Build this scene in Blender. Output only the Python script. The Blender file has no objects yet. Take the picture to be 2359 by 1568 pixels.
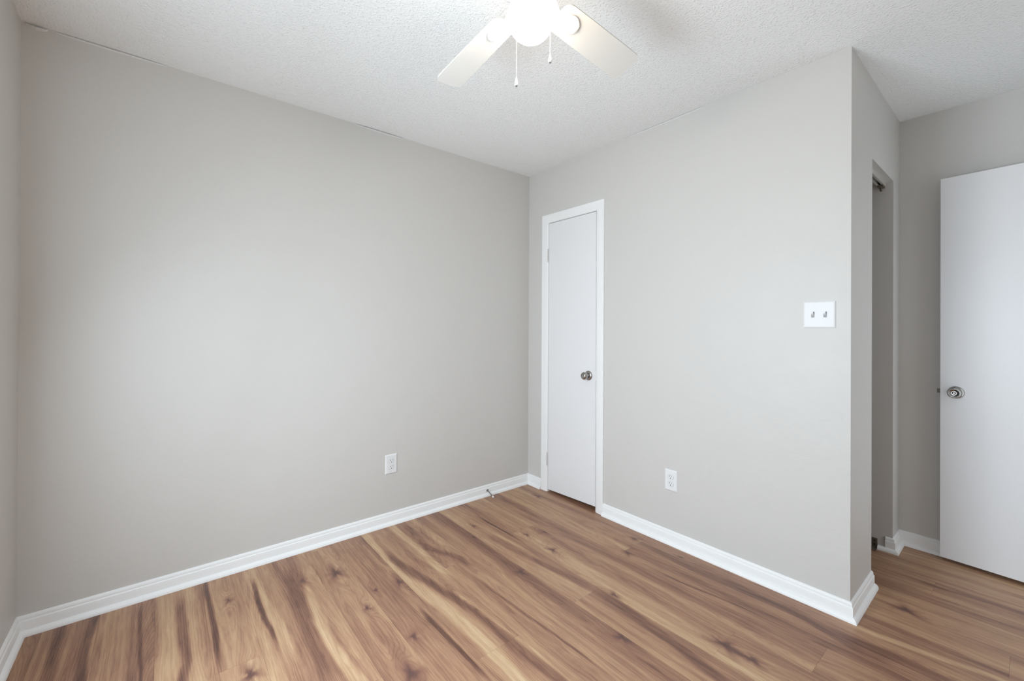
import bpy, bmesh, math, random
import numpy as np
from mathutils import Vector, Matrix

C = bpy.context.scene.collection
sc = bpy.context.scene

# ------------------------------------------------------------------ camera
CAM = Vector((-2.26781, -2.55047, 1.23057))
RT = Vector((0.77262723, -0.63483919, 0.00513523))
UP = Vector((-0.00592788, 0.00087440, 0.99998205))
FW = Vector((0.63483228, 0.77264380, 0.00308766))
cd = bpy.data.cameras.new('camera')
cam = bpy.data.objects.new('camera', cd); C.objects.link(cam)
cam.matrix_world = Matrix(((RT.x, UP.x, -FW.x, CAM.x), (RT.y, UP.y, -FW.y, CAM.y), (RT.z, UP.z, -FW.z, CAM.z), (0, 0, 0, 1)))
cd.sensor_width = 36.0
cd.lens = 36.0 * 983.837 / 2359
cd.shift_y = -31.377 / 2359
cd.clip_start = 0.02
sc.camera = cam

# ------------------------------------------------------------------ room dimensions (metres)
H = 2.44
L = 2.704          # length of the back wall
WD = 2.062         # length of the right wall up to its outside corner
D = 1.046          # depth of the alcove behind that corner
YF = -3.04         # wall behind the camera

# ------------------------------------------------------------------ world, lights, exposure
world = bpy.data.worlds.new('world'); sc.world = world; world.use_nodes = True
bg = world.node_tree.nodes['Background']
bg.inputs['Color'].default_value = (0.80, 0.90, 1.0, 1)
bg.inputs['Strength'].default_value = 0.15

def area(name, loc, direction, sx, sy, power, col, spread=math.pi):
    ld = bpy.data.lights.new(name, 'AREA'); ld.shape = 'RECTANGLE'; ld.size = sx; ld.size_y = sy
    ld.energy = power; ld.color = col; ld.spread = spread
    o = bpy.data.objects.new(name, ld); C.objects.link(o); o.location = loc
    o.rotation_euler = Vector(direction).to_track_quat('-Z', 'Y').to_euler()
    return o
WIN_L = (-2.18, -0.85, 0.45, 1.85)    # window in the left wall, beside the camera: y0, y1, z0, z1
SKY_COL = (0.75, 0.89, 1.0)
# daylight through the window: straight in, down from the sky, and slantwise into the room
area('daylight', (-L + 0.001, -1.30, 1.14), (1, 0, 0), 0.8, 1.3, 28, SKY_COL)
area('skylight', (-L + 0.05, -1.30, 1.28), (1, 0, -0.8), 0.8, 1.0, 13, SKY_COL)
area('skylight_oblique', (-L + 0.05, -1.60, 1.10), (1, -0.5, -0.3), 1.1, 1.0, 23, SKY_COL)
# light of the hallway, through the doorway behind the camera
area('hall_light', (0.56, YF - 0.05, 1.03), (0, 1, 0), 0.76, 2.0, 6.8, (0.86, 0.94, 1.0))
sc.view_settings.view_transform = 'Standard'
sc.view_settings.look = 'None'
sc.view_settings.exposure = 0.0
sc.view_settings.gamma = 1.0
sc.view_settings.use_curve_mapping = False
sc.cycles.use_denoising = True
sc.cycles.max_bounces = 9
sc.cycles.diffuse_bounces = 7
sc.cycles.glossy_bounces = 4
sc.cycles.use_adaptive_sampling = True
sc.cycles.adaptive_threshold = 0.06
sc.cycles.adaptive_min_samples = 20
sc.cycles.sample_clamp_indirect = 6.0

# ------------------------------------------------------------------ helpers
def obj(name, bm_or_mesh, m, parent=None, smooth=False, bevel=0):
    if isinstance(bm_or_mesh, bmesh.types.BMesh):
        me = bpy.data.meshes.new(name)
        bmesh.ops.recalc_face_normals(bm_or_mesh, faces=bm_or_mesh.faces[:])
        bm_or_mesh.to_mesh(me); bm_or_mesh.free()
    else:
        me = bm_or_mesh
    o = bpy.data.objects.new(name, me); C.objects.link(o)
    me.materials.append(m)
    if smooth:
        for p in me.polygons: p.use_smooth = True
        md = o.modifiers.new('edge', 'EDGE_SPLIT'); md.split_angle = math.radians(smooth if smooth > 1 else 35)
    if bevel:
        b = o.modifiers.new('bevel', 'BEVEL'); b.width = bevel; b.segments = 3; b.limit_method = 'ANGLE'
    if parent is not None: o.parent = parent
    return o
def struct(name, bm, m, parent=None, **k):
    o = obj(name, bm, m, parent, **k)
    if parent is None: o['kind'] = 'structure'
    return o
def empty(name, loc=(0, 0, 0), rotz=0):
    o = bpy.data.objects.new(name, None); C.objects.link(o); o.location = loc; o.rotation_euler = (0, 0, rotz)
    o.empty_display_size = 0.1
    return o
def tag(o, label, cat, group=None):
    o['label'] = label; o['category'] = cat
    if group: o['group'] = group
    return o
def box(bm, x0, x1, y0, y1, z0, z1):
    vs = [bm.verts.new((x, y, z)) for x in (x0, x1) for y in (y0, y1) for z in (z0, z1)]
    for f in ((0, 1, 3, 2), (4, 6, 7, 5), (0, 4, 5, 1), (2, 3, 7, 6), (0, 2, 6, 4), (1, 5, 7, 3)):
        bm.faces.new([vs[i] for i in f])
    return vs
def lathe(bm, prof, axis='Z', n=48, o=(0, 0, 0), fx=None):
    """prof: list of (t along axis, radius); closed with end points of radius 0 if given"""
    rings = []
    def P(t, r, a):
        c, s = r*math.cos(a), r*math.sin(a)
        v = {'Z': (c, s, t), 'X': (t, c, s), 'Y': (c, t, s)}[axis]
        return (v[0]+o[0], v[1]+o[1], v[2]+o[2])
    for t, r in prof:
        if r < 1e-6: rings.append([bm.verts.new(P(t, 0, 0))])
        else: rings.append([bm.verts.new(P(t, r, 2*math.pi*i/n)) for i in range(n)])
    for a, b in zip(rings, rings[1:]):
        for i in range(n):
            j = (i+1) % n
            if len(a) == 1 and len(b) == 1: continue
            if len(a) == 1: bm.faces.new((a[0], b[i], b[j]))
            elif len(b) == 1: bm.faces.new((a[i], b[0], a[j]))
            else: bm.faces.new((a[i], b[i], b[j], a[j]))
def tube(bm, pts, r, n=10, cap=True):
    pts = [Vector(p) for p in pts]; rings = []
    for i, p in enumerate(pts):
        d = (pts[min(i+1, len(pts)-1)] - pts[max(i-1, 0)]).normalized()
        a = d.cross(Vector((0, 0, 1)));
        if a.length < 1e-3: a = d.cross(Vector((0, 1, 0)))
        a.normalize(); b = d.cross(a)
        rr = r[i] if isinstance(r, (list, tuple)) else r
        rings.append([bm.verts.new(p + a*rr*math.cos(2*math.pi*k/n) + b*rr*math.sin(2*math.pi*k/n)) for k in range(n)])
    for A, B in zip(rings, rings[1:]):
        for k in range(n): bm.faces.new((A[k], A[(k+1) % n], B[(k+1) % n], B[k]))
    if cap: bm.faces.new(rings[0]); bm.faces.new(rings[-1])
def seg(bm, p0, p1, n, prof, m0=0, m1=0):
    """mould profile (out, z) from p0 to p1 along a wall whose outward normal is n; m: +1 outside mitre, -1 inside mitre"""
    p0, p1, n = Vector((*p0, 0)), Vector((*p1, 0)), Vector((*n, 0)); d = (p1-p0).normalized()
    a = [bm.verts.new(p0 + n*o - d*m0*o + Vector((0, 0, z))) for o, z in prof]
    b = [bm.verts.new(p1 + n*o + d*m1*o + Vector((0, 0, z))) for o, z in prof]
    k = len(prof)
    for i in range(k): bm.faces.new((a[i], a[(i+1) % k], b[(i+1) % k], b[i]))
    bm.faces.new(a); bm.faces.new(b)

# ------------------------------------------------------------------ materials
def mat(name, col, rough=0.5, metal=0.0, spec=0.5, build=None):
    m = bpy.data.materials.new(name); m.use_nodes = True
    nt = m.node_tree; b = nt.nodes['Principled BSDF']
    b.inputs['Base Color'].default_value = (*col, 1); b.inputs['Roughness'].default_value = rough
    b.inputs['Metallic'].default_value = metal; b.inputs['Specular IOR Level'].default_value = spec
    if build: build(nt, b)
    return m
def N(nt, t, **k):
    n = nt.nodes.new(t)
    for a, v in k.items():
        if a in n.inputs.keys() if hasattr(n.inputs, 'keys') else False: n.inputs[a].default_value = v
        else: setattr(n, a, v)
    return n
def math_n(nt, op, a, b=None, c=None, clamp=False):
    n = nt.nodes.new('ShaderNodeMath'); n.operation = op; n.use_clamp = clamp
    for i, v in enumerate((a, b, c)):
        if v is None: continue
        if isinstance(v, (int, float)): n.inputs[i].default_value = v
        else: nt.links.new(v, n.inputs[i])
    return n.outputs[0]
def bump_noise(scale, strength, dist, detail=4, rough=0.6, stretch=None):
    def f(nt, b):
        tc = nt.nodes.new('ShaderNodeTexCoord'); src = tc.outputs['Object']
        if stretch:
            mp = nt.nodes.new('ShaderNodeMapping'); mp.inputs['Scale'].default_value = stretch
            nt.links.new(src, mp.inputs[0]); src = mp.outputs[0]
        n = nt.nodes.new('ShaderNodeTexNoise'); n.inputs['Scale'].default_value = scale
        n.inputs['Detail'].default_value = detail; n.inputs['Roughness'].default_value = rough
        nt.links.new(src, n.inputs['Vector'])
        bp = nt.nodes.new('ShaderNodeBump'); bp.inputs['Strength'].default_value = strength; bp.inputs['Distance'].default_value = dist
        nt.links.new(n.outputs['Fac'], bp.inputs['Height']); nt.links.new(bp.outputs[0], b.inputs['Normal'])
    return f
def wall_build(nt, b):
    tc = nt.nodes.new('ShaderNodeTexCoord')
    n = nt.nodes.new('ShaderNodeTexNoise'); n.inputs['Scale'].default_value = 160; n.inputs['Detail'].default_value = 3
    w = nt.nodes.new('ShaderNodeTexNoise'); w.inputs['Scale'].default_value = 7; w.inputs['Detail'].default_value = 5
    nt.links.new(tc.outputs['Object'], n.inputs['Vector']); nt.links.new(tc.outputs['Object'], w.inputs['Vector'])
    b1 = nt.nodes.new('ShaderNodeBump'); b1.inputs['Strength'].default_value = 0.18; b1.inputs['Distance'].default_value = 0.0012
    b2 = nt.nodes.new('ShaderNodeBump'); b2.inputs['Strength'].default_value = 0.25; b2.inputs['Distance'].default_value = 0.012
    nt.links.new(n.outputs['Fac'], b1.inputs['Height']); nt.links.new(w.outputs['Fac'], b2.inputs['Height'])
    nt.links.new(b1.outputs[0], b2.inputs['Normal']); nt.links.new(b2.outputs[0], b.inputs['Normal'])
    r = nt.nodes.new('ShaderNodeMapRange'); r.inputs['To Min'].default_value = 0.40; r.inputs['To Max'].default_value = 0.52
    nt.links.new(w.outputs['Fac'], r.inputs['Value']); nt.links.new(r.outputs[0], b.inputs['Roughness'])
M_WALL = mat('greige_wall_paint', (0.603, 0.580, 0.552), 0.42, spec=0.38, build=wall_build)
def ceil_build(nt, b):
    tc = nt.nodes.new('ShaderNodeTexCoord')
    v = nt.nodes.new('ShaderNodeTexVoronoi'); v.inputs['Scale'].default_value = 115; v.feature = 'SMOOTH_F1'
    v.inputs['Smoothness'].default_value = 0.4
    n = nt.nodes.new('ShaderNodeTexNoise'); n.inputs['Scale'].default_value = 75; n.inputs['Detail'].default_value = 4; n.inputs['Roughness'].default_value = 0.65
    for t in (v, n): nt.links.new(tc.outputs['Object'], t.inputs['Vector'])
    inv = math_n(nt, 'SUBTRACT', 1.0, v.outputs['Distance'])
    p = math_n(nt, 'POWER', math_n(nt, 'MULTIPLY', inv, 1.0, clamp=True), 3.0)
    h = math_n(nt, 'MULTIPLY', p, n.outputs['Fac'])
    h = math_n(nt, 'ADD', h, math_n(nt, 'MULTIPLY', n.outputs['Fac'], 0.5))
    bp = nt.nodes.new('ShaderNodeBump'); bp.inputs['Strength'].default_value = 0.6; bp.inputs['Distance'].default_value = 0.008
    nt.links.new(h, bp.inputs['Height']); nt.links.new(bp.outputs[0], b.inputs['Normal'])
M_CEIL = mat('popcorn_ceiling', (0.85, 0.85, 0.84), 0.9, spec=0.2, build=ceil_build)
M_TRIM = mat('white_trim_paint', (0.84, 0.83, 0.82), 0.5, build=bump_noise(25, 0.12, 0.003))
M_DOOR = mat('white_door_paint', (0.775, 0.76, 0.76), 0.38, build=bump_noise(9, 0.08, 0.004, stretch=(1, 1, 0.25)))
M_PLAST = mat('white_plastic', (0.77, 0.765, 0.765), 0.5, build=bump_noise(40, 0.03, 0.001))
M_SLOT = mat('dark_recess', (0.03, 0.03, 0.03), 0.6)
M_NICK = mat('satin_nickel', (0.38, 0.37, 0.355), 0.24, metal=1.0, build=bump_noise(300, 0.05, 0.0005, stretch=(1, 1, 8)))
M_STEEL = mat('spring_steel', (0.45, 0.45, 0.45), 0.3, metal=1.0)
M_BRASS = mat('dark_latch_metal', (0.10, 0.085, 0.07), 0.4, metal=0.8)
M_RUBBER = mat('white_rubber', (0.8, 0.78, 0.77), 0.6)
M_TRACK = mat('track_metal', (0.62, 0.60, 0.56), 0.4, metal=0.4)
M_RUST = mat('tarnished_bracket', (0.17, 0.14, 0.10), 0.55, metal=0.5, build=bump_noise(120, 0.4, 0.002))
M_FAN = mat('white_fan_enamel', (0.83, 0.82, 0.80), 0.35, build=bump_noise(30, 0.05, 0.001))
M_BLADE = mat('cream_fan_blade', (0.74, 0.72, 0.68), 0.42, build=bump_noise(60, 0.08, 0.001, stretch=(1, 1, 1)))
def globe_build(nt, b):
    b.inputs['Emission Color'].default_value = (1.0, 0.87, 0.72, 1); b.inputs['Emission Strength'].default_value = GLOBE
GLOBE = 34.0
M_GLOBE = mat('lit_frosted_glass', (0.9, 0.9, 0.88), 0.3, build=globe_build)

# ------------------------------------------------------------------ floor: laminate planks running along y
def _hash(ix, iy, s):
    h = (ix.astype(np.int64)*374761393 + iy.astype(np.int64)*668265263 + int(s)*2147483647 + 1013904223) & 0xffffffff
    h = ((h ^ (h >> 13)) * 1274126177) & 0xffffffff
    return ((h ^ (h >> 16)) & 0xffff) / 65535.0
def vnoise(x, y, s=0):
    x = np.asarray(x, float); y = np.asarray(y, float)
    ix, iy = np.floor(x), np.floor(y); fx, fy = x-ix, y-iy
    fx = fx*fx*fx*(fx*(fx*6-15)+10); fy = fy*fy*fy*(fy*(fy*6-15)+10)
    a = _hash(ix, iy, s); b = _hash(ix+1, iy, s); c = _hash(ix, iy+1, s); d = _hash(ix+1, iy+1, s)
    return (a*(1-fx)+b*fx)*(1-fy) + (c*(1-fx)+d*fx)*fy
def fbm(x, y, s=0, o=3):
    t = 0; a = 0.5; n = 0
    for k in range(o): t = t + a*vnoise(x*2**k, y*2**k, s+17*k); n += a; a *= 0.5
    return t/n - 0.5
STREAKS=[
( [(-1.33, -0.079), (-1.357, -0.515), (-1.289, -0.894), (-1.285, -1.254), (-1.295, -1.416)] , 0.032 , 1 ),
( [(-1.155, -0.073), (-1.159, -0.629)] , 0.02 , 0.9 ),
( [(-1.741, -0.413), (-1.748, -0.598), (-1.749, -0.776), (-1.738, -0.939), (-1.726, -1.062)] , 0.024 , 1 ),
( [(-1.917, -0.096), (-1.908, -0.347), (-1.894, -0.555), (-1.882, -0.702)] , 0.026 , 0.8 ),
( [(-0.653, -1.446), (-0.648, -1.733), (-0.624, -1.919)] , 0.02 , 0.8 ),
( [(-0.029, -2.156), (0.001, -2.324), (0.029, -2.456)] , 0.018 , 0.8 ),
( [(-2.243, -0.081), (-2.241, -0.62)] , 0.03 , 0.7 ),
( [(-1.197, -0.957), (-1.183, -1.097), (-1.163, -1.347)] , 0.01 , 0.7 ),
( [(-1.919, -0.248), (-1.922, -0.495), (-1.914, -0.588)] , 0.01 , -1.3 ),
( [(-2.1, -0.063), (-2.088, -0.418), (-2.095, -0.57)] , 0.01 , -1.1 ),
( [(-1.763, -0.281), (-1.787, -0.525), (-1.821, -0.9)] , 0.04 , -0.7 ),
( [(-1.385, -0.951), (-1.375, -1.241)] , 0.009 , -1.3 ),
( [(-1.091, -0.161), (-1.104, -0.413), (-1.026, -0.604)] , 0.022 , -0.7 ),
( [(-1.304, -0.407), (-1.263, -0.662), (-1.21, -0.996), (-1.197, -1.339), (-1.184, -1.494)] , 0.022 , -0.8 ),
( [(-1.058, -0.952), (-1.049, -1.17), (-1.031, -1.46)] , 0.006 , -0.8 ),
( [(-0.75, -0.572), (-0.724, -0.886), (-0.693, -1.159)] , 0.025 , -0.6 ),
( [(-0.658, -0.36), (-0.651, -0.55)] , 0.007 , -1.1 ),
( [(-0.678, -1.349), (-0.695, -1.526), (-0.712, -1.681), (-0.734, -1.817)] , 0.022 , -0.8 ),
( [(-0.138, -1.262), (-0.156, -1.483), (-0.142, -1.742)] , 0.018 , -0.7 ),
( [(-0.123, -1.659), (-0.138, -1.935), (-0.183, -2.104)] , 0.02 , -0.8 ),
( [(-0.31, -1.455), (-0.268, -1.758)] , 0.007 , -0.9 ),
( [(-0.138, -2.123), (-0.112, -2.265)] , 0.03 , -0.7 ),
( [(0.618, -2.257), (0.637, -2.508)] , 0.014 , -0.8 ),
( [(-2.579, -0.051), (-2.565, -0.381)] , 0.022 , -0.8 ),
( [(-2.478, -0.059), (-2.489, -0.309), (-2.474, -0.454)] , 0.02 , -0.9 ),
( [(-2.331, -0.144), (-2.314, -0.561)] , 0.007 , -1 ),
( [(-2.194, -0.215), (-2.186, -0.584), (-2.202, -0.675)] , 0.016 , -0.9 ),
]
KNOTS= [(-1.585, -0.336, 3), (-1.73, -0.304, 1.5), (-1.56, -0.702, 1.2), (-1.484, -0.599, 1), (-1.369, -0.608, 2), (-1.483, -0.988, 1.5), (-1.573, -1.149, 3), (-0.855, -0.915, 3), (-0.838, -0.468, 1.8), (-0.759, -0.348, 1), (-0.576, -0.638, 1), (-0.463, -0.68, 2), (-0.581, -0.859, 1.5), (-0.643, -1.325, 1.2), (-0.838, -1.517, 3), (-0.278, -1.144, 1.8), (-0.561, -1.792, 2.5), (-0.558, -1.89, 1.8), (-0.094, -1.349, 1), (-2.027, -0.259, 1), (-2.016, -0.795, 2), (0.271, -2.197, 2.5), (-0.123, -0.249, 1.8), (-0.115, -1.07, 1.3)]

XB = [-2.73, -2.63, -2.46, -2.28, -2.113, -1.965, -1.815, -1.66, -1.515, -1.349, -1.152, -0.985, -0.826, -0.654, -0.46, -0.27,
      -0.102, 0.06, 0.22, 0.37, 0.51, 0.662, 0.83, 1.0, 1.14]
# butt joints (y) per plank row, where the photograph shows them, else staggered
YJ = {4: [-0.718], 9: [-1.246], 10: [-0.647, -1.93], 12: [-1.247], 11: [], 13: [-0.573, -1.787], 12: [-1.247], 14: [-2.05], 15: [-1.118],
      16: [-1.246], 20: [-2.254], 8: [-2.2], 5: [-1.5], 6: [-1.1], 7: [-0.05, -1.75], 3: [-1.35], 2: [-0.9], 17: [-0.6, -2.5], 18: [-1.5], 19: [-1.1, -2.9], 21: [-1.7], 22: [-1.0, -2.6]}
rnd = random.Random(5)
V = []; F = []; A_f = []; A_t = []; A_k = []; A_e = []
def plank(x0, x1, y0, y1, seed):
    e = 0.00018
    nx = max(6, int((x1-x0)/0.0055)); ny = max(4, int((y1-y0)/0.012))
    xs = np.linspace(x0+e, x1-e, nx+1); ys = np.linspace(y0+e, y1-e, ny+1)
    X, Y = np.meshgrid(xs, ys); X = X.ravel(); Y = Y.ravel()
    ox, oy = rnd.uniform(0, 90), rnd.uniform(0, 90)
    wx = X + 0.018*fbm(X*3+ox, Y*1.1+oy, 3) + 0.004*fbm(X*9, Y*4+ox, 4)
    kn = np.zeros_like(X); ring = np.zeros_like(X)
    for kx, ky, ks in KNOTS:
        if abs(kx-(x0+x1)/2) > (x1-x0)/2: continue
        dx, dy = X-kx, Y-ky
        g = np.exp(-(dx/(0.016+0.006*ks))**2 - (dy/(0.04+0.022*ks))**2)
        ring += g*(0.08+0.05*ks)
        ang = np.arctan2(dy*0.6, dx); star = 1 + 0.30*np.sin(ang*3+kx*30)+0.22*np.sin(ang*5+ky*20)+0.16*np.sin(ang*8+kx*50)
        rr = np.hypot(dx, dy*0.55)/(0.0125*ks**0.85*star.clip(0.3))
        kn += 0.70*np.exp(-(rr/0.6)**2) + 0.80*np.exp(-(rr/1.4)**4)
    ff = fbm(wx*8.5+ox, Y*0.50+oy, 11, 2)*1.2 + wx*3.6 + ring
    tone = 1.25*fbm(wx*13+oy, Y*0.55+ox, 23, 3) + 0.5*fbm(wx*34+ox, Y*0.9+ox, 31, 2) + rnd.uniform(-0.10, 0.10)
    tone = tone*0.45
    for P, w, a in STREAKS:
        P = sorted(P, key=lambda q: q[1]); py = np.array([q[1] for q in P]); pxx = np.array([q[0] for q in P])
        if max(pxx) < x0-0.08 or min(pxx) > x1+0.08 or py[-1] < y0-0.2 or py[0] > y1+0.2: continue
        cx = np.interp(Y, py, pxx) + 0.008*fbm(Y*5+a, Y*0, 77)
        own = (pxx.mean() > x0-0.012) and (pxx.mean() < x1+0.012)
        if not own: continue
        dy = np.maximum(0, np.maximum(py[0]-Y, Y-py[-1]))
        ww = w*(0.8+0.5*(fbm(Y*4+w*99, Y*0, 5)+0.5))
        g = np.exp(-np.abs((X-cx)/ww)**5)*np.exp(-(dy/0.10)**2)
        tone = tone*(1-0.75*g) + g*a*(0.33 if a > 0 else 0.36)
    tone = tone - 0.10*ring
    b0 = sum(len(v) for v in V)
    V.append(np.stack([X, Y, np.zeros_like(X)], 1)); A_f.append(ff+seed*3.7); A_t.append(tone); A_k.append(kn)
    ed = np.minimum(np.minimum(X-x0, x1-X), np.minimum(Y-y0, y1-Y)); A_e.append(np.minimum(ed, 0.05))
    i = np.arange(nx)[None, :] + (nx+1)*np.arange(ny)[:, None]; i = i.ravel()+b0
    F.append(np.stack([i, i+1, i+nx+2, i+nx+1], 1))
for r in range(len(XB)-1):
    cuts = [0.03] + sorted([y for y in YJ.get(r, []) if y < 0], reverse=True) + [-3.4]
    for k in range(len(cuts)-1):
        if cuts[k]-cuts[k+1] > 0.02: plank(XB[r], XB[r+1], cuts[k+1], cuts[k], r*5+k)
nb = sum(len(v) for v in V)
V.append(np.array([[XB[0], -3.4, -0.006], [XB[-1], -3.4, -0.006], [XB[-1], 0.03, -0.006], [XB[0], 0.03, -0.006],
                   [XB[0], -3.4, -0.05], [XB[-1], -3.4, -0.05], [XB[-1], 0.03, -0.05], [XB[0], 0.03, -0.05]]))
F.append(np.array([[nb, nb+1, nb+2, nb+3], [nb+7, nb+6, nb+5, nb+4], [nb, nb+4, nb+5, nb+1], [nb+1, nb+5, nb+6, nb+2], [nb+2, nb+6, nb+7, nb+3], [nb+3, nb+7, nb+4, nb]]))
for A in (A_f, A_t, A_e): A.append(np.zeros(8))
A_k.append(np.full(8, 2.0))
Vv = np.concatenate(V).astype(np.float32); Ff = np.concatenate(F).astype(np.int32)
me = bpy.data.meshes.new('floor'); me.vertices.add(len(Vv)); me.vertices.foreach_set('co', Vv.ravel())
me.loops.add(Ff.size); me.loops.foreach_set('vertex_index', Ff.ravel())
me.polygons.add(len(Ff)); me.polygons.foreach_set('loop_start', np.arange(0, Ff.size, 4, dtype=np.int32)); me.polygons.foreach_set('loop_total', np.full(len(Ff), 4, np.int32))
me.update(calc_edges=True); me.validate()
for nm, A in (('grain', A_f), ('tone', A_t), ('knot', A_k)):
    at = me.attributes.new(nm, 'FLOAT', 'POINT'); at.data.foreach_set('value', np.concatenate(A).astype(np.float32))
def floor_build(nt, b):
    lk = nt.links.new
    def at(n):
        a = nt.nodes.new('ShaderNodeAttribute'); a.attribute_name = n; return a.outputs['Fac']
    g, t, k = at('grain'), at('tone'), at('knot')
    tc = nt.nodes.new('ShaderNodeTexCoord')
    def noise(sx, sy, sc_, det, ro):
        mp = nt.nodes.new('ShaderNodeMapping'); mp.inputs['Scale'].default_value = (sx, sy, 1); lk(tc.outputs['Object'], mp.inputs[0])
        n = nt.nodes.new('ShaderNodeTexNoise'); n.inputs['Scale'].default_value = sc_; n.inputs['Detail'].default_value = det; n.inputs['Roughness'].default_value = ro
        lk(mp.outputs[0], n.inputs['Vector']); return n.outputs['Fac']
    nA = noise(1, 0.09, 55, 5, 0.6)      # fibre
    nB = noise(1, 0.25, 16, 4, 0.55)     # soft mottling
    nC = noise(1, 0.05, 260, 2, 0.5)     # hair lines
    ph = math_n(nt, 'ADD', math_n(nt, 'MULTIPLY', g, 30.0), math_n(nt, 'MULTIPLY', nB, 2.2))
    ln = math_n(nt, 'SINE', math_n(nt, 'MULTIPLY', ph, 6.28318))
    ln = math_n(nt, 'POWER', math_n(nt, 'ADD', math_n(nt, 'MULTIPLY', ln, 0.5), 0.5), 3.0)     # thin dark rings
    ph2 = math_n(nt, 'ADD', math_n(nt, 'MULTIPLY', g, 7.0), math_n(nt, 'MULTIPLY', nB, 1.0))
    ln2 = math_n(nt, 'SINE', math_n(nt, 'MULTIPLY', ph2, 6.28318))
    v = math_n(nt, 'ADD', t, 0.5)
    v = math_n(nt, 'SUBTRACT', v, math_n(nt, 'MULTIPLY', ln, 0.10))
    v = math_n(nt, 'ADD', v, math_n(nt, 'MULTIPLY', ln2, 0.045))
    v = math_n(nt, 'ADD', v, math_n(nt, 'MULTIPLY', math_n(nt, 'SUBTRACT', nA, 0.5), 0.40))
    v = math_n(nt, 'ADD', v, math_n(nt, 'MULTIPLY', math_n(nt, 'SUBTRACT', nC, 0.5), 0.30))
    v = math_n(nt, 'ADD', v, math_n(nt, 'MULTIPLY', math_n(nt, 'SUBTRACT', nB, 0.5), 0.25))
    cr = nt.nodes.new('ShaderNodeValToRGB'); e = cr.color_ramp.elements
    e[0].position = 0.0; e[0].color = (0.1012, 0.0453, 0.031, 1)
    e[1].position = 1.0; e[1].color = (0.616, 0.4326, 0.2619, 1)
    for p_, c_ in ((0.2, (0.1958, 0.0927, 0.0592)), (0.38, (0.2992, 0.1545, 0.0941)), (0.52, (0.3795, 0.2122, 0.1242)), (0.68, (0.4565, 0.2802, 0.16)), (0.84, (0.539, 0.3605, 0.2115))):
        x = e.new(p_); x.color = (*c_, 1)
    lk(v, cr.inputs['Fac'])
    mx = nt.nodes.new('ShaderNodeMix'); mx.data_type = 'RGBA'
    lk(math_n(nt, 'MULTIPLY', k, 0.85, clamp=True), mx.inputs['Factor']); lk(cr.outputs['Color'], mx.inputs['A'])
    mx.inputs['B'].default_value = (0.225, 0.105, 0.070, 1)
    m2 = nt.nodes.new('ShaderNodeMix'); m2.data_type = 'RGBA'
    lk(math_n(nt, 'MULTIPLY', math_n(nt, 'SUBTRACT', k, 0.8), 1.3, clamp=True), m2.inputs['Factor']); lk(mx.outputs['Result'], m2.inputs['A'])
    m2.inputs['B'].default_value = (0.088, 0.043, 0.038, 1)
    lk(m2.outputs['Result'], b.inputs['Base Color'])
    rr = math_n(nt, 'ADD', 0.36, math_n(nt, 'MULTIPLY', nB, 0.12)); lk(rr, b.inputs['Roughness'])
    bp = nt.nodes.new('ShaderNodeBump'); bp.inputs['Strength'].default_value = 0.12; bp.inputs['Distance'].default_value = 0.0008
    lk(v, bp.inputs['Height']); lk(bp.outputs[0], b.inputs['Normal'])
M_FLOOR = mat('laminate_planks', (0.4, 0.27, 0.17), 0.4, spec=0.5, build=floor_build)
struct('floor', me, M_FLOOR)

# ------------------------------------------------------------------ walls and ceiling
T = 0.11
bm = bmesh.new(); box(bm, -L-T, D+T, YF-T, T, H, H+0.1); struct('ceiling', bm, M_CEIL)
bm = bmesh.new(); box(bm, -L-T, D+T, 0, T, 0, H); struct('wall_back', bm, M_WALL)
bm = bmesh.new(); y0, y1, z0, z1 = WIN_L
box(bm, -L-T, -L, YF-T, y0, 0, H); box(bm, -L-T, -L, y1, 0, 0, H); box(bm, -L-T, -L, y0, y1, 0, z0); box(bm, -L-T, -L, y0, y1, z1, H)
struct('wall_left', bm, M_WALL)
# wall behind the camera with the doorway the open door belongs to
DX0, DX1 = 0.17, 0.95
bm = bmesh.new()
box(bm, -L, DX0, YF-T, YF, 0, H); box(bm, DX0, DX1, YF-T, YF, 2.06, H); box(bm, DX1, D, YF-T, YF, 0, H)
struct('wall_front', bm, M_WALL)
# right wall with the narrow closet door
SY0, SY1 = -0.2285, -0.6815       # slab edges
OY0, OY1 = SY0+0.002, SY1-0.0035  # opening
bm = bmesh.new()
JB = 0.014
box(bm, 0, T, OY0+JB, 0, 0, H); box(bm, 0, T, -WD, OY1-JB, 0, H); box(bm, 0, T, OY1-JB, OY0+JB, 2.026+JB, H)
struct('wall_right', bm, M_WALL)
# short wall with the bifold closet opening
CX0, CX1, CZ = 0.375, 0.872, 2.057
bm = bmesh.new()
box(bm, T, CX0, -WD, -WD+T, 0, H); box(bm, CX1, D, -WD, -WD+T, 0, H); box(bm, CX0, CX1, -WD, -WD+T, CZ, H)
struct('wall_closet', bm, M_WALL)
bm = bmesh.new(); box(bm, D, D+T, YF-T, 0, 0, H); struct('wall_alcove', bm, M_WALL)
bm = bmesh.new(); box(bm, T, D, -0.98, -0.90, 0, H); struct('wall_partition', bm, M_WALL)

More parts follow.
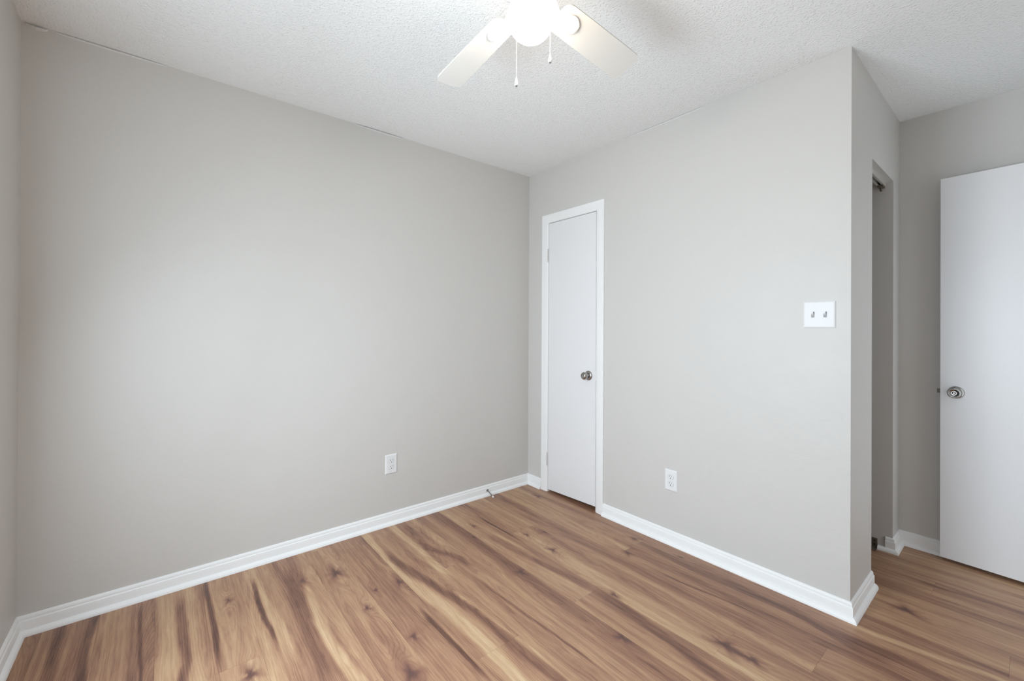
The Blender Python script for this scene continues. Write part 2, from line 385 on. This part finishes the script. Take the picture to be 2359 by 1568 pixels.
# window (outside the photograph, it carries the daylight)
def window(name, ax, a0, a1, z0, z1):
    r = empty(name); r['kind'] = 'structure'
    def B(bm, u0, u1, w0, w1, z_0, z_1):
        if ax == 'L': box(bm, -L-w1, -L-w0, u0, u1, z_0, z_1)
        else: box(bm, u0, u1, YF-w1, YF-w0, z_0, z_1)
    f = 0.045; bm = bmesh.new()
    B(bm, a0, a0+f, 0.01, 0.05, z0, z1); B(bm, a1-f, a1, 0.01, 0.05, z0, z1); B(bm, a0+f, a1-f, 0.01, 0.05, z0, z0+f); B(bm, a0+f, a1-f, 0.01, 0.05, z1-f, z1)
    zm = (z0+z1)/2; B(bm, a0+f, a1-f, 0.01, 0.05, zm-0.02, zm+0.02)
    obj('window_frame', bm, M_TRIM, r)
    bm = bmesh.new(); c = 0.065
    B(bm, a0-c, a0, -0.016, 0, z0-c, z1+c); B(bm, a1, a1+c, -0.016, 0, z0-c, z1+c); B(bm, a0, a1, -0.016, 0, z1, z1+c); B(bm, a0, a1, -0.03, 0, z0-c, z0)
    obj('window_casing', bm, M_TRIM, r)
window('window_1', 'L', *WIN_L)

# ------------------------------------------------------------------ baseboards
PR = [(0, 0), (0.028, 0), (0.0275, 0.006), (0.025, 0.012), (0.021, 0.017), (0.016, 0.020), (0.0125, 0.021), (0.0125, 0.055), (0.0115, 0.058),
      (0.0085, 0.060), (0.0085, 0.064), (0.0078, 0.070), (0.005, 0.0745), (0.003, 0.076), (0, 0.077)]
PB = [(0, 0), (0.0125, 0), (0.0125, 0.055), (0.0115, 0.058), (0.0085, 0.060), (0.0085, 0.064), (0.0078, 0.070), (0.005, 0.0745), (0.003, 0.076), (0, 0.077)]
PS = [(0, 0), (0.028, 0), (0.0275, 0.006), (0.025, 0.012), (0.021, 0.017), (0.016, 0.020), (0, 0.021)]
bm = bmesh.new(); seg(bm, (-L, 0), (0, 0), (0, -1), PR, -1, -1); struct('baseboard_back', bm, M_TRIM, smooth=40)
bm = bmesh.new(); seg(bm, (-L, YF), (-L, 0), (1, 0), PR, 0, -1); struct('baseboard_left', bm, M_TRIM, smooth=40)
bm = bmesh.new(); seg(bm, (0, 0), (0, -0.1605), (-1, 0), PR, -1, 0); seg(bm, (0, -0.7545), (0, -WD), (-1, 0), PR, 0, 1)
struct('baseboard_right', bm, M_TRIM, smooth=40)
bm = bmesh.new(); seg(bm, (0, -WD), (CX0, -WD), (0, -1), PR, 1, 0); seg(bm, (CX1, -WD), (D, -WD), (0, -1), PR, 1, -1)
seg(bm, (CX1, -WD+0.030), (CX1, -WD), (-1, 0), PB, 0, 1); seg(bm, (CX1, -WD+0.062), (CX1, -WD), (-1, 0), PS, 0, 1)
struct('baseboard_closet', bm, M_TRIM, smooth=40)
bm = bmesh.new(); seg(bm, (D, -WD), (D, YF), (-1, 0), PR, -1, 0); struct('baseboard_alcove', bm, M_TRIM, smooth=40)

# ------------------------------------------------------------------ closet door in the right wall
d1 = empty('door_1', (0, 0, 0)); d1['kind'] = 'structure'
bm = bmesh.new()
vs = box(bm, 0.000, 0.035, SY1, SY0, 0.022, 2.0225)
for v in vs:
    if v.co.z < 1: v.co.z = 0.015 if v.co.y > -0.4 else 0.030
obj('door_slab', bm, M_DOOR, d1, bevel=0.0015)
def casing(bm, y0, y1, zt, w, x=0.0, zb=0.0):
    """three mitred legs around y0..y1 (inner edges), top zt, width w, moulded section"""
    sec = [(0.0, 0.0), (0.0, 0.0055), (0.006, 0.0085), (0.012, 0.011), (0.030, 0.013), (w-0.012, 0.015), (w-0.004, 0.0145), (w, 0.011), (w, 0.0)]
    path = [((y0, zb), (1, 0)), ((y0, zt), (1, 1)), ((y1, zt), (-1, 1)), ((y1, zb), (-1, 0))]
    rings = [[bm.verts.new((x-h, p[0]+dr[0]*s, p[1]+dr[1]*s)) for s, h in sec] for p, dr in path]
    k = len(sec)
    for a, b in zip(rings, rings[1:]):
        for i in range(k): bm.faces.new((a[i], a[(i+1) % k], b[(i+1) % k], b[i]))
    bm.faces.new(rings[0]); bm.faces.new(rings[-1])
bm = bmesh.new(); casing(bm, OY0+0.001, OY1-0.0065, 2.0275, 0.0635)
struct('trim_1', bm, M_TRIM, smooth=30)
# jamb lining and stop behind the slab
bm = bmesh.new()
box(bm, 0, T, OY0, OY0+JB, 0, 2.026); box(bm, 0, T, OY1-JB, OY1, 0, 2.026); box(bm, 0, T, OY1-JB, OY0+JB, 2.026, 2.026+JB)
box(bm, 0.036, 0.06, OY0-0.012, OY0, 0, 2.026); box(bm, 0.036, 0.06, OY1, OY1+0.012, 0, 2.026); box(bm, 0.036, 0.06, OY1+0.012, OY0-0.012, 2.014, 2.026)
struct('trim_2', bm, M_TRIM)
def hinge(z, par, y):
    bm = bmesh.new()
    box(bm, -0.0165, -0.0135, y+0.001, y+0.014, z-0.045, z+0.045)
    o = obj('hinge', bm, M_TRIM, par)
    bm = bmesh.new()
    for a, b in ((-0.045, -0.0275), (-0.0262, -0.0095), (-0.0082, 0.0085), (0.0098, 0.0262), (0.0275, 0.045)):
        lathe(bm, [(z+a, 0), (z+a, 0.0055), (z+b, 0.0055), (z+b, 0)], 'Z', 16, (-0.019, y-0.001, 0))
    for a in (-0.050, 0.045): lathe(bm, [(z+a, 0), (z+a, 0.0035), (z+a+0.005, 0.0035), (z+a+0.005, 0)], 'Z', 12, (-0.019, y-0.001, 0))
    k = obj('hinge_pin', bm, M_TRIM, o, smooth=40)
hinge(1.78, d1, SY0+0.003); hinge(0.248, d1, SY0+0.003)
def knob(par, x, y, z, s=1.0, flat=False):
    k = empty('door_knob', (x, y, z)); k.parent = par
    ya = (0, 0, 0)
    bm = bmesh.new(); lathe(bm, [(0.0, 0), (0.0, 0.0325*s), (-0.003, 0.0325*s), (-0.007, 0.030*s), (-0.010, 0.024*s), (-0.012, 0.016*s), (-0.012, 0)], 'X', 48, ya)
    obj('rose', bm, M_NICK, k, smooth=50)
    bm = bmesh.new()
    if not flat:
        lathe(bm, [(-0.010, 0), (-0.010, 0.0165), (-0.020, 0.0165), (-0.026, 0.0185), (-0.033, 0.0225), (-0.041, 0.0258), (-0.049, 0.0262), (-0.056, 0.0225), (-0.0605, 0.017), (-0.0612, 0.014), (-0.0590, 0.0125), (-0.0590, 0)], 'X', 48, ya)
    else:
        lathe(bm, [(-0.010, 0), (-0.010, 0.0125), (-0.024, 0.0125), (-0.029, 0.018), (-0.035, 0.0255), (-0.043, 0.0275), (-0.050, 0.0262), (-0.0535, 0.0225), (-0.0535, 0.0205), (-0.0490, 0.0150), (-0.0470, 0.0085), (-0.0475, 0.0072), (-0.0520, 0.0066), (-0.0530, 0.0045), (-0.0530, 0)], 'X', 56, ya)
    obj('grip', bm, M_NICK, k, smooth=50)
    bm = bmesh.new()
    if not flat:
        lathe(bm, [(-0.0588, 0), (-0.0588, 0.008), (-0.0600, 0.0075), (-0.0600, 0)], 'X', 24, ya); box(bm, -0.0603, -0.0595, -0.001, 0.001, -0.005, 0.005)
        obj('key_cylinder', bm, M_STEEL, k)
    else:
        lathe(bm, [(-0.0525, 0), (-0.0525, 0.0035), (-0.0545, 0.0030), (-0.0545, 0)], 'X', 24, ya)
        obj('lock_button', bm, M_NICK, k, smooth=50)
    return k
knob(d1, 0.0, -0.6215, 0.909)
bm = bmesh.new(); box(bm, -0.0006, 0.02, SY1-0.0032, SY1-0.0002, 0.88, 0.94); obj('latch_plate', bm, M_TRIM, d1)

# ------------------------------------------------------------------ open entry door, folded back against the alcove wall
ang = math.atan2(-0.287, -0.020)   # direction from free edge to hinge edge
E0 = Vector((0.972, -2.2375, 0))
d2 = empty('door_2', E0, ang + math.pi/2)   # local -y runs to the hinges, local +x is the back
d2['kind'] = 'structure'
bm = bmesh.new(); box(bm, 0.0, 0.035, -0.762, 0.0, 0.018, 2.044); obj('door_slab', bm, M_DOOR, d2, bevel=0.0015)
knob(d2, 0.0, -0.060, 0.905, 0.98, True)
bm = bmesh.new(); vs = box(bm, 0.0115, 0.0235, -0.001, 0.0135, 0.894, 0.916)
for v in vs:
    if v.co.y > 0.005 and v.co.x > 0.015: v.co.y = 0.003
obj('latch_bolt', bm, M_BRASS, d2)
bm = bmesh.new(); box(bm, 0.006, 0.029, -0.0015, 0.0008, 0.876, 0.934); obj('latch_plate', bm, M_NICK, d2)
for z in (0.25, 1.03, 1.80):
    bm = bmesh.new(); lathe(bm, [(z-0.045, 0), (z-0.045, 0.0055), (z+0.045, 0.0055), (z+0.045, 0)], 'Z', 16, (0.040, -0.764, 0)); obj('hinge', bm, M_NICK, d2)

# ------------------------------------------------------------------ closet track and floor bracket
bm = bmesh.new(); yt = -2.014
box(bm, CX0, CX1-0.002, yt-0.016, yt-0.0135, CZ-0.020, CZ); box(bm, CX0, CX1-0.002, yt+0.0135, yt+0.016, CZ-0.020, CZ); box(bm, CX0, CX1-0.002, yt-0.0135, yt+0.0135, CZ-0.002, CZ)
box(bm, CX0, CX1-0.002, yt-0.0135, yt-0.006, CZ-0.020, CZ-0.018); box(bm, CX0, CX1-0.002, yt+0.006, yt+0.0135, CZ-0.020, CZ-0.018)
tr = tag(obj('closet_track', bm, M_TRACK), 'pale metal sliding door track under the closet opening header', 'door track')
bm = bmesh.new(); box(bm, CX1-0.055, CX1-0.003, yt-0.012, yt+0.012, CZ-0.030, CZ-0.0185); lathe(bm, [(CZ-0.050, 0), (CZ-0.050, 0.005), (CZ-0.028, 0.005), (CZ-0.028, 0)], 'Z', 14, (CX1-0.03, yt, 0))
obj('pivot_socket', bm, M_RUST, tr)
bm = bmesh.new(); yb = -1.985
box(bm, CX1-0.003, CX1-0.0003, yb-0.012, yb+0.012, 0.0005, 0.052); box(bm, CX1-0.06, CX1-0.003, yb-0.014, yb+0.014, 0.0005, 0.0035)
br = tag(obj('floor_pivot_bracket', bm, M_RUST), 'small tarnished metal door pivot bracket at the foot of the closet jamb', 'bracket')
bm = bmesh.new()
for z in (0.018, 0.038): lathe(bm, [(CX1-0.0055, 0), (CX1-0.0055, 0.0045), (CX1-0.003, 0.0055), (CX1-0.003, 0)], 'X', 16, (0, yb, z))
obj('screw', bm, M_SLOT, br)

# ------------------------------------------------------------------ electrical plates
def plate_bm(w, h):
    bm = bmesh.new(); t = 0.0062
    a = [(-w/2, -h/2), (w/2, -h/2), (w/2, h/2), (-w/2, h/2)]
    rings = []
    for ins, z in ((0, 0), (0, 0.0022), (0.0035, 0.0052), (0.0065, t)):
        rings.append([bm.verts.new((x-math.copysign(ins, x), -z, y-math.copysign(ins, y))) for x, y in a])
    for r0, r1 in zip(rings, rings[1:]):
        for i in range(4): bm.faces.new((r0[i], r0[(i+1) % 4], r1[(i+1) % 4], r1[i]))
    bm.faces.new(rings[-1]); bm.faces.new(rings[0])
    return bm
def outlet(loc, rotz, label):
    r = empty('power_outlet', loc, rotz); tag(r, label, 'power outlet')
    obj('cover_plate', plate_bm(0.077, 0.120), M_PLAST, r)
    for dz in (0.0195, -0.0195):
        bm = bmesh.new(); pts = []
        for i in range(40):
            a = 2*math.pi*i/40; x = 0.0172*math.cos(a); z = 0.0172*math.sin(a); z = max(-0.0138, min(0.0138, z)); pts.append((x, z))
        rings = [[bm.verts.new((x*s, -t, z*s+dz)) for x, z in pts] for s, t in ((1.0, 0.004), (1.0, 0.0070), (0.95, 0.0078))]
        for a, b in zip(rings, rings[1:]):
            for i in range(40): bm.faces.new((a[i], a[(i+1) % 40], b[(i+1) % 40], b[i]))
        bm.faces.new(rings[-1]); bm.faces.new(rings[0])
        s = obj('socket', bm, M_PLAST, r)
        bm = bmesh.new()
        box(bm, -0.0075, -0.0052, -0.0081, -0.0074, dz+0.0005, dz+0.0095); box(bm, 0.0052, 0.0072, -0.0081, -0.0074, dz+0.0015, dz+0.0090)
        lathe(bm, [(-0.0081, 0), (-0.0081, 0.0028), (-0.0074, 0.0028), (-0.0074, 0)], 'Y', 14, (0, 0, dz-0.0068))
        obj('slot', bm, M_SLOT, s)
        bm = bmesh.new(); ring = [[bm.verts.new((x*s_, -t, z*s_+dz)) for x, z in pts] for s_, t in ((1.06, 0.0063), (1.0, 0.0064))]
        for i in range(40): bm.faces.new((ring[0][i], ring[0][(i+1) % 40], ring[1][(i+1) % 40], ring[1][i]))
        obj('seam', bm, M_SEAM, s)
    bm = bmesh.new(); lathe(bm, [(-0.0060, 0.0034), (-0.0072, 0.0030), (-0.0074, 0)], 'Y', 16); obj('screw', bm, M_PLAST, r)
    return r
M_SEAM = mat('plate_seam_shadow_gap', (0.33, 0.33, 0.33), 0.6)
outlet((-1.1485, 0, 0.377), 0, 'white wall socket on the long blank left-hand wall')
outlet((0, -1.2375, 0.363), -math.pi/2, 'white wall socket below and left of the light switch, right of the narrow door')
r = empty('light_switch', (0, -1.949, 1.298), -math.pi/2); tag(r, 'white double toggle light switch near the outside corner of the wall', 'light switch')
obj('cover_plate', plate_bm(0.121, 0.118), M_PLAST, r)
for dx in (-0.023, 0.023):
    bm = bmesh.new(); vs = box(bm, dx-0.0045, dx+0.0045, -0.0185, -0.0045, -0.004, 0.0045)
    for v in vs:
        if v.co.y < -0.01: v.co.z += 0.009; v.co.x = dx+(v.co.x-dx)*0.8
    t = obj('toggle', bm, M_PLAST, r, bevel=0.0008)
    bm = bmesh.new(); box(bm, dx-0.0062, dx+0.0062, -0.0068, -0.006, -0.0125, 0.0125); obj('toggle_slot', bm, M_SEAM, r)
    for dz in (-0.030, 0.030):
        bm = bmesh.new(); lathe(bm, [(-0.0060, 0.0032), (-0.0068, 0.0028), (-0.0070, 0)], 'Y', 14, (dx, 0, dz)); obj('screw', bm, M_PLAST, r)

# ------------------------------------------------------------------ spring door stop on the back baseboard
ds = empty('door_stop', (-0.41, -0.0125, 0.040)); tag(ds, 'small spring door stop with white rubber tip on the baseboard by the room corner', 'door stop')
bm = bmesh.new(); lathe(bm, [(0, 0), (0, 0.0095), (-0.003, 0.0095), (-0.005, 0.0075), (-0.005, 0)], 'Y', 24); obj('base_ring', bm, M_STEEL, ds, smooth=40)
bm = bmesh.new(); pts = []
A0, A1 = Vector((0, -0.005, 0)), Vector((0.004, -0.062, -0.027)); ax = (A1-A0).normalized(); s1 = ax.cross(Vector((0, 0, 1))).normalized(); s2 = ax.cross(s1)
for i in range(0, 22*10+1):
    a = 2*math.pi*i/10; p = A0 + (A1-A0)*(i/220); pts.append(p + s1*0.0032*math.cos(a) + s2*0.0032*math.sin(a))
tube(bm, pts, 0.0009, 5); obj('spring', bm, M_STEEL, ds, smooth=60)
bm = bmesh.new(); tube(bm, [A1-ax*0.002, A1, A1+ax*0.008, A1+ax*0.011], [0.0045, 0.0065, 0.0062, 0.004], 18); obj('rubber_tip', bm, M_RUBBER, ds, smooth=40)

# ------------------------------------------------------------------ loose drywall tape under the ceiling line
def tape(name, p0, p1, n, w=0.013, out=0.006, gap=0.004, seed=1):
    rr = random.Random(seed); bm = bmesh.new(); p0 = Vector((*p0, 0)); p1 = Vector((*p1, 0)); n = Vector((*n, 0)); K = 24; rows = []
    for i in range(K+1):
        t = i/K; e = math.sin(math.pi*t)**0.5 if 0 < t < 1 else 0.0
        p = p0.lerp(p1, t); g = gap*e*(0.85+0.3*rr.random()); o = out*e+0.0012
        rows.append([bm.verts.new(p+n*0.0004+Vector((0, 0, H-w*(0.6+0.5*e)-g))), bm.verts.new(p+n*(o*0.5)+Vector((0, 0, H-w*0.45-g))), bm.verts.new(p+n*o+Vector((0, 0, H-0.0008-g))),
                     bm.verts.new(p+n*(o-0.0008)+Vector((0, 0, H-0.0008-g))), bm.verts.new(p+n*0.0002+Vector((0, 0, H-w*0.45-g)))])
    for a, b in zip(rows, rows[1:]):
        for j in range(4): bm.faces.new((a[j], a[j+1], b[j+1], b[j]))
        bm.faces.new((a[4], a[0], b[0], b[4]))
    struct(name, bm, M_WALLTAPE, smooth=60)
M_WALLTAPE = mat('painted_joint_tape', (0.66, 0.65, 0.63), 0.6, build=bump_noise(90, 0.3, 0.002))
tape('trim_3', (-1.385, 0), (-1.07, 0), (0, -1), 0.0075, 0.008, 0.0045, 2)
tape('trim_4', (-2.62, 0), (-2.25, 0), (0, -1), 0.007, 0.005, 0.003, 3)
tape('trim_5', (0, -0.95), (0, -1.42), (-1, 0), 0.006, 0.003, 0.0015, 4)
tape('trim_6', (-2.695, 0), (-2.63, 0), (0, -1), 0.008, 0.010, 0.009, 6)

# ------------------------------------------------------------------ ceiling fan with lit globe
FX, FY = -1.42, -1.60
fan = empty('ceiling_fan', (FX, FY, H)); tag(fan, 'white four-blade ceiling fan with a lit round globe and two pull chains', 'ceiling fan')
def Z(z): return z-H
bm = bmesh.new(); lathe(bm, [(Z(H-0.0005), 0), (Z(H-0.0005), 0.085), (Z(2.425), 0.088), (Z(2.385), 0.088), (Z(2.37), 0.10), (Z(2.355), 0.125), (Z(2.30), 0.128), (Z(2.275), 0.118), (Z(2.255), 0.085), (Z(2.25), 0)], 'Z', 64)
obj('motor_housing', bm, M_FAN, fan, smooth=40)
bm = bmesh.new(); lathe(bm, [(Z(2.252), 0), (Z(2.252), 0.052), (Z(2.225), 0.055), (Z(2.215), 0.050), (Z(2.210), 0.044), (Z(2.205), 0.044), (Z(2.205), 0)], 'Z', 48)
obj('switch_housing', bm, M_FAN, fan, smooth=40)
def blade(az, pitch, z, r0, r1, w0, w1, droop=0.0):
    c, s = math.cos(az), math.sin(az)
    d = Vector((c*math.cos(droop), s*math.cos(droop), -math.sin(droop))); s0 = Vector((-s, c, 0)); u = d.cross(s0)
    sd = s0*math.cos(pitch) + u*math.sin(pitch); nn = d.cross(sd)
    bm = bmesh.new(); out = []
    K = 10
    def wid(r): return w0+(w1-w0)*min(1, (r-r0)/(r1-r0)*1.25)
    side = []
    rc = 0.022
    for i in range(K+1):        # rounded root corner
        a = math.pi/2*i/K; side.append((r0+0.03-0.03*math.cos(a), wid(r0)/2-0.03+0.03*math.sin(a)))
    for i in range(1, 6): r = r0+0.03+(r1-r0-0.03-rc)*i/6; side.append((r, wid(r)/2))
    for i in range(K+1):
        a = math.pi/2*i/K; side.append((r1-rc+rc*math.sin(a), wid(r1)/2-rc+rc*math.cos(a)))
    poly = side + [(r, -v) for r, v in reversed(side)]
    O = Vector((0, 0, Z(z)))
    top = [bm.verts.new(O+d*r+sd*v+nn*0.003) for r, v in poly]; bot = [bm.verts.new(O+d*r+sd*v-nn*0.003) for r, v in poly]
    bm.faces.new(top); bm.faces.new(list(reversed(bot))); n = len(poly)
    for i in range(n): bm.faces.new((top[i], bot[i], bot[(i+1) % n], top[(i+1) % n]))
    b = obj('blade', bm, M_BLADE, fan)
    # blade iron: a curved arm from the motor that spreads under the blade root
    bm = bmesh.new(); arm = []
    fine = []
    for i in range(31):
        q = i/30; rr_ = 0.075+0.137*q; t = max(0.0, (rr_-0.115)/0.097)
        hw = 0.015-0.004*min(1, q*3) if t <= 0 else 0.011+0.020*math.sin(math.pi*t**1.3)
        lf = 0.040*max(0.0, 1-q/0.38); lf = lf*lf*(3*0.040-2*lf)/0.040**2
        fine.append((rr_, hw if i < 30 else 0.004, lf))
    for r, hw, lift in fine:
        o2 = O+d*r-nn*0.0035+Vector((0, 0, lift))
        arm.append([bm.verts.new(o2+sd*hw), bm.verts.new(o2+sd*hw-nn*0.0045), bm.verts.new(o2-nn*0.007), bm.verts.new(o2-sd*hw-nn*0.0045), bm.verts.new(o2-sd*hw)])
    for p, q in zip(arm, arm[1:]):
        for j in range(5): bm.faces.new((p[j], p[(j+1) % 5], q[(j+1) % 5], q[j]))
    bm.faces.new(arm[0]); bm.faces.new(arm[-1])
    ir = obj('blade_iron', bm, M_FAN, b, smooth=50)
    for r, v in ((0.165, 0.024), (0.165, -0.024), (0.193, 0.0)):
        bm = bmesh.new()
        cc = O+d*r+sd*v-nn*0.0075
        vs = [bm.verts.new(cc+(d*math.cos(2*math.pi*k/12)+sd*math.sin(2*math.pi*k/12))*0.0045) for k in range(12)]
        ws = [bm.verts.new(cc-nn*0.0022+(d*math.cos(2*math.pi*k/12)+sd*math.sin(2*math.pi*k/12))*0.0032) for k in range(12)]
        for k in range(12): bm.faces.new((vs[k], vs[(k+1) % 12], ws[(k+1) % 12], ws[k]))
        bm.faces.new(ws)
        obj('screw', bm, M_FAN, b)
blade(math.pi/2-0.034, -0.05, 2.220, 0.120, 0.512, 0.088, 0.106, 0.055)
blade(0.047, -0.34, 2.228, 0.120, 0.515, 0.100, 0.112, 0.02)
blade(math.pi, -0.2, 2.224, 0.120, 0.514, 0.098, 0.110, 0.03)
blade(-math.pi/2, -0.2, 2.224, 0.120, 0.514, 0.098, 0.110, 0.03)
bm = bmesh.new(); gp = []
for i in range(25):
    a = math.pi*i/24*0.86; gp.append((Z(2.158)-0.072*math.cos(a), 0.070*math.sin(a)))
gp[0] = (gp[0][0], 0); gp.append((Z(2.158)+0.070, 0.030)); gp.append((Z(2.158)+0.070, 0))
lathe(bm, gp, 'Z', 48); obj('lamp_globe', bm, M_GLOBE, fan, smooth=60)
def chain(off, zb, zt=2.21):
    bm = bmesh.new(); o = (off[0], off[1], 0); z = zt
    while z > zb+0.026:
        lathe(bm, [(Z(z), 0), (Z(z-0.0006), 0.0008), (Z(z-0.0018), 0.0011), (Z(z-0.0030), 0.0008), (Z(z-0.0036), 0)], 'Z', 8, o); z -= 0.0040
    tube(bm, [(o[0], o[1], Z(zt)), (o[0], o[1], Z(zb+0.022))], 0.0005, 5)
    h = Vector((o[0], o[1], 0)).normalized()
    tube(bm, [h*0.045+Vector((0, 0, Z(zt+0.001))), Vector((o[0], o[1], Z(zt)))], 0.0016, 8)
    c = obj('pull_chain', bm, M_PLAST, fan)
    bm = bmesh.new(); lathe(bm, [(Z(zb+0.026), 0), (Z(zb+0.0255), 0.0018), (Z(zb+0.018), 0.0035), (Z(zb+0.008), 0.0055), (Z(zb+0.002), 0.0058), (Z(zb), 0.0045), (Z(zb), 0)], 'Z', 20, o)
    f = obj('pull', bm, M_PLAST, c, smooth=50)
    bm = bmesh.new(); lathe(bm, [(Z(zb+0.0002), 0), (Z(zb+0.0002), 0.0035), (Z(zb-0.0022), 0.0030), (Z(zb-0.0022), 0)], 'Z', 16, o); obj('end_cap', bm, M_STEEL, c)
lat = Vector((RT.x, RT.y, 0)).normalized()
fwd = Vector((FW.x, FW.y, 0)).normalized()
chain(lat*-0.042+fwd*0.060, 1.988, 2.228); chain(lat*0.061+fwd*0.035, 2.046, 2.228)
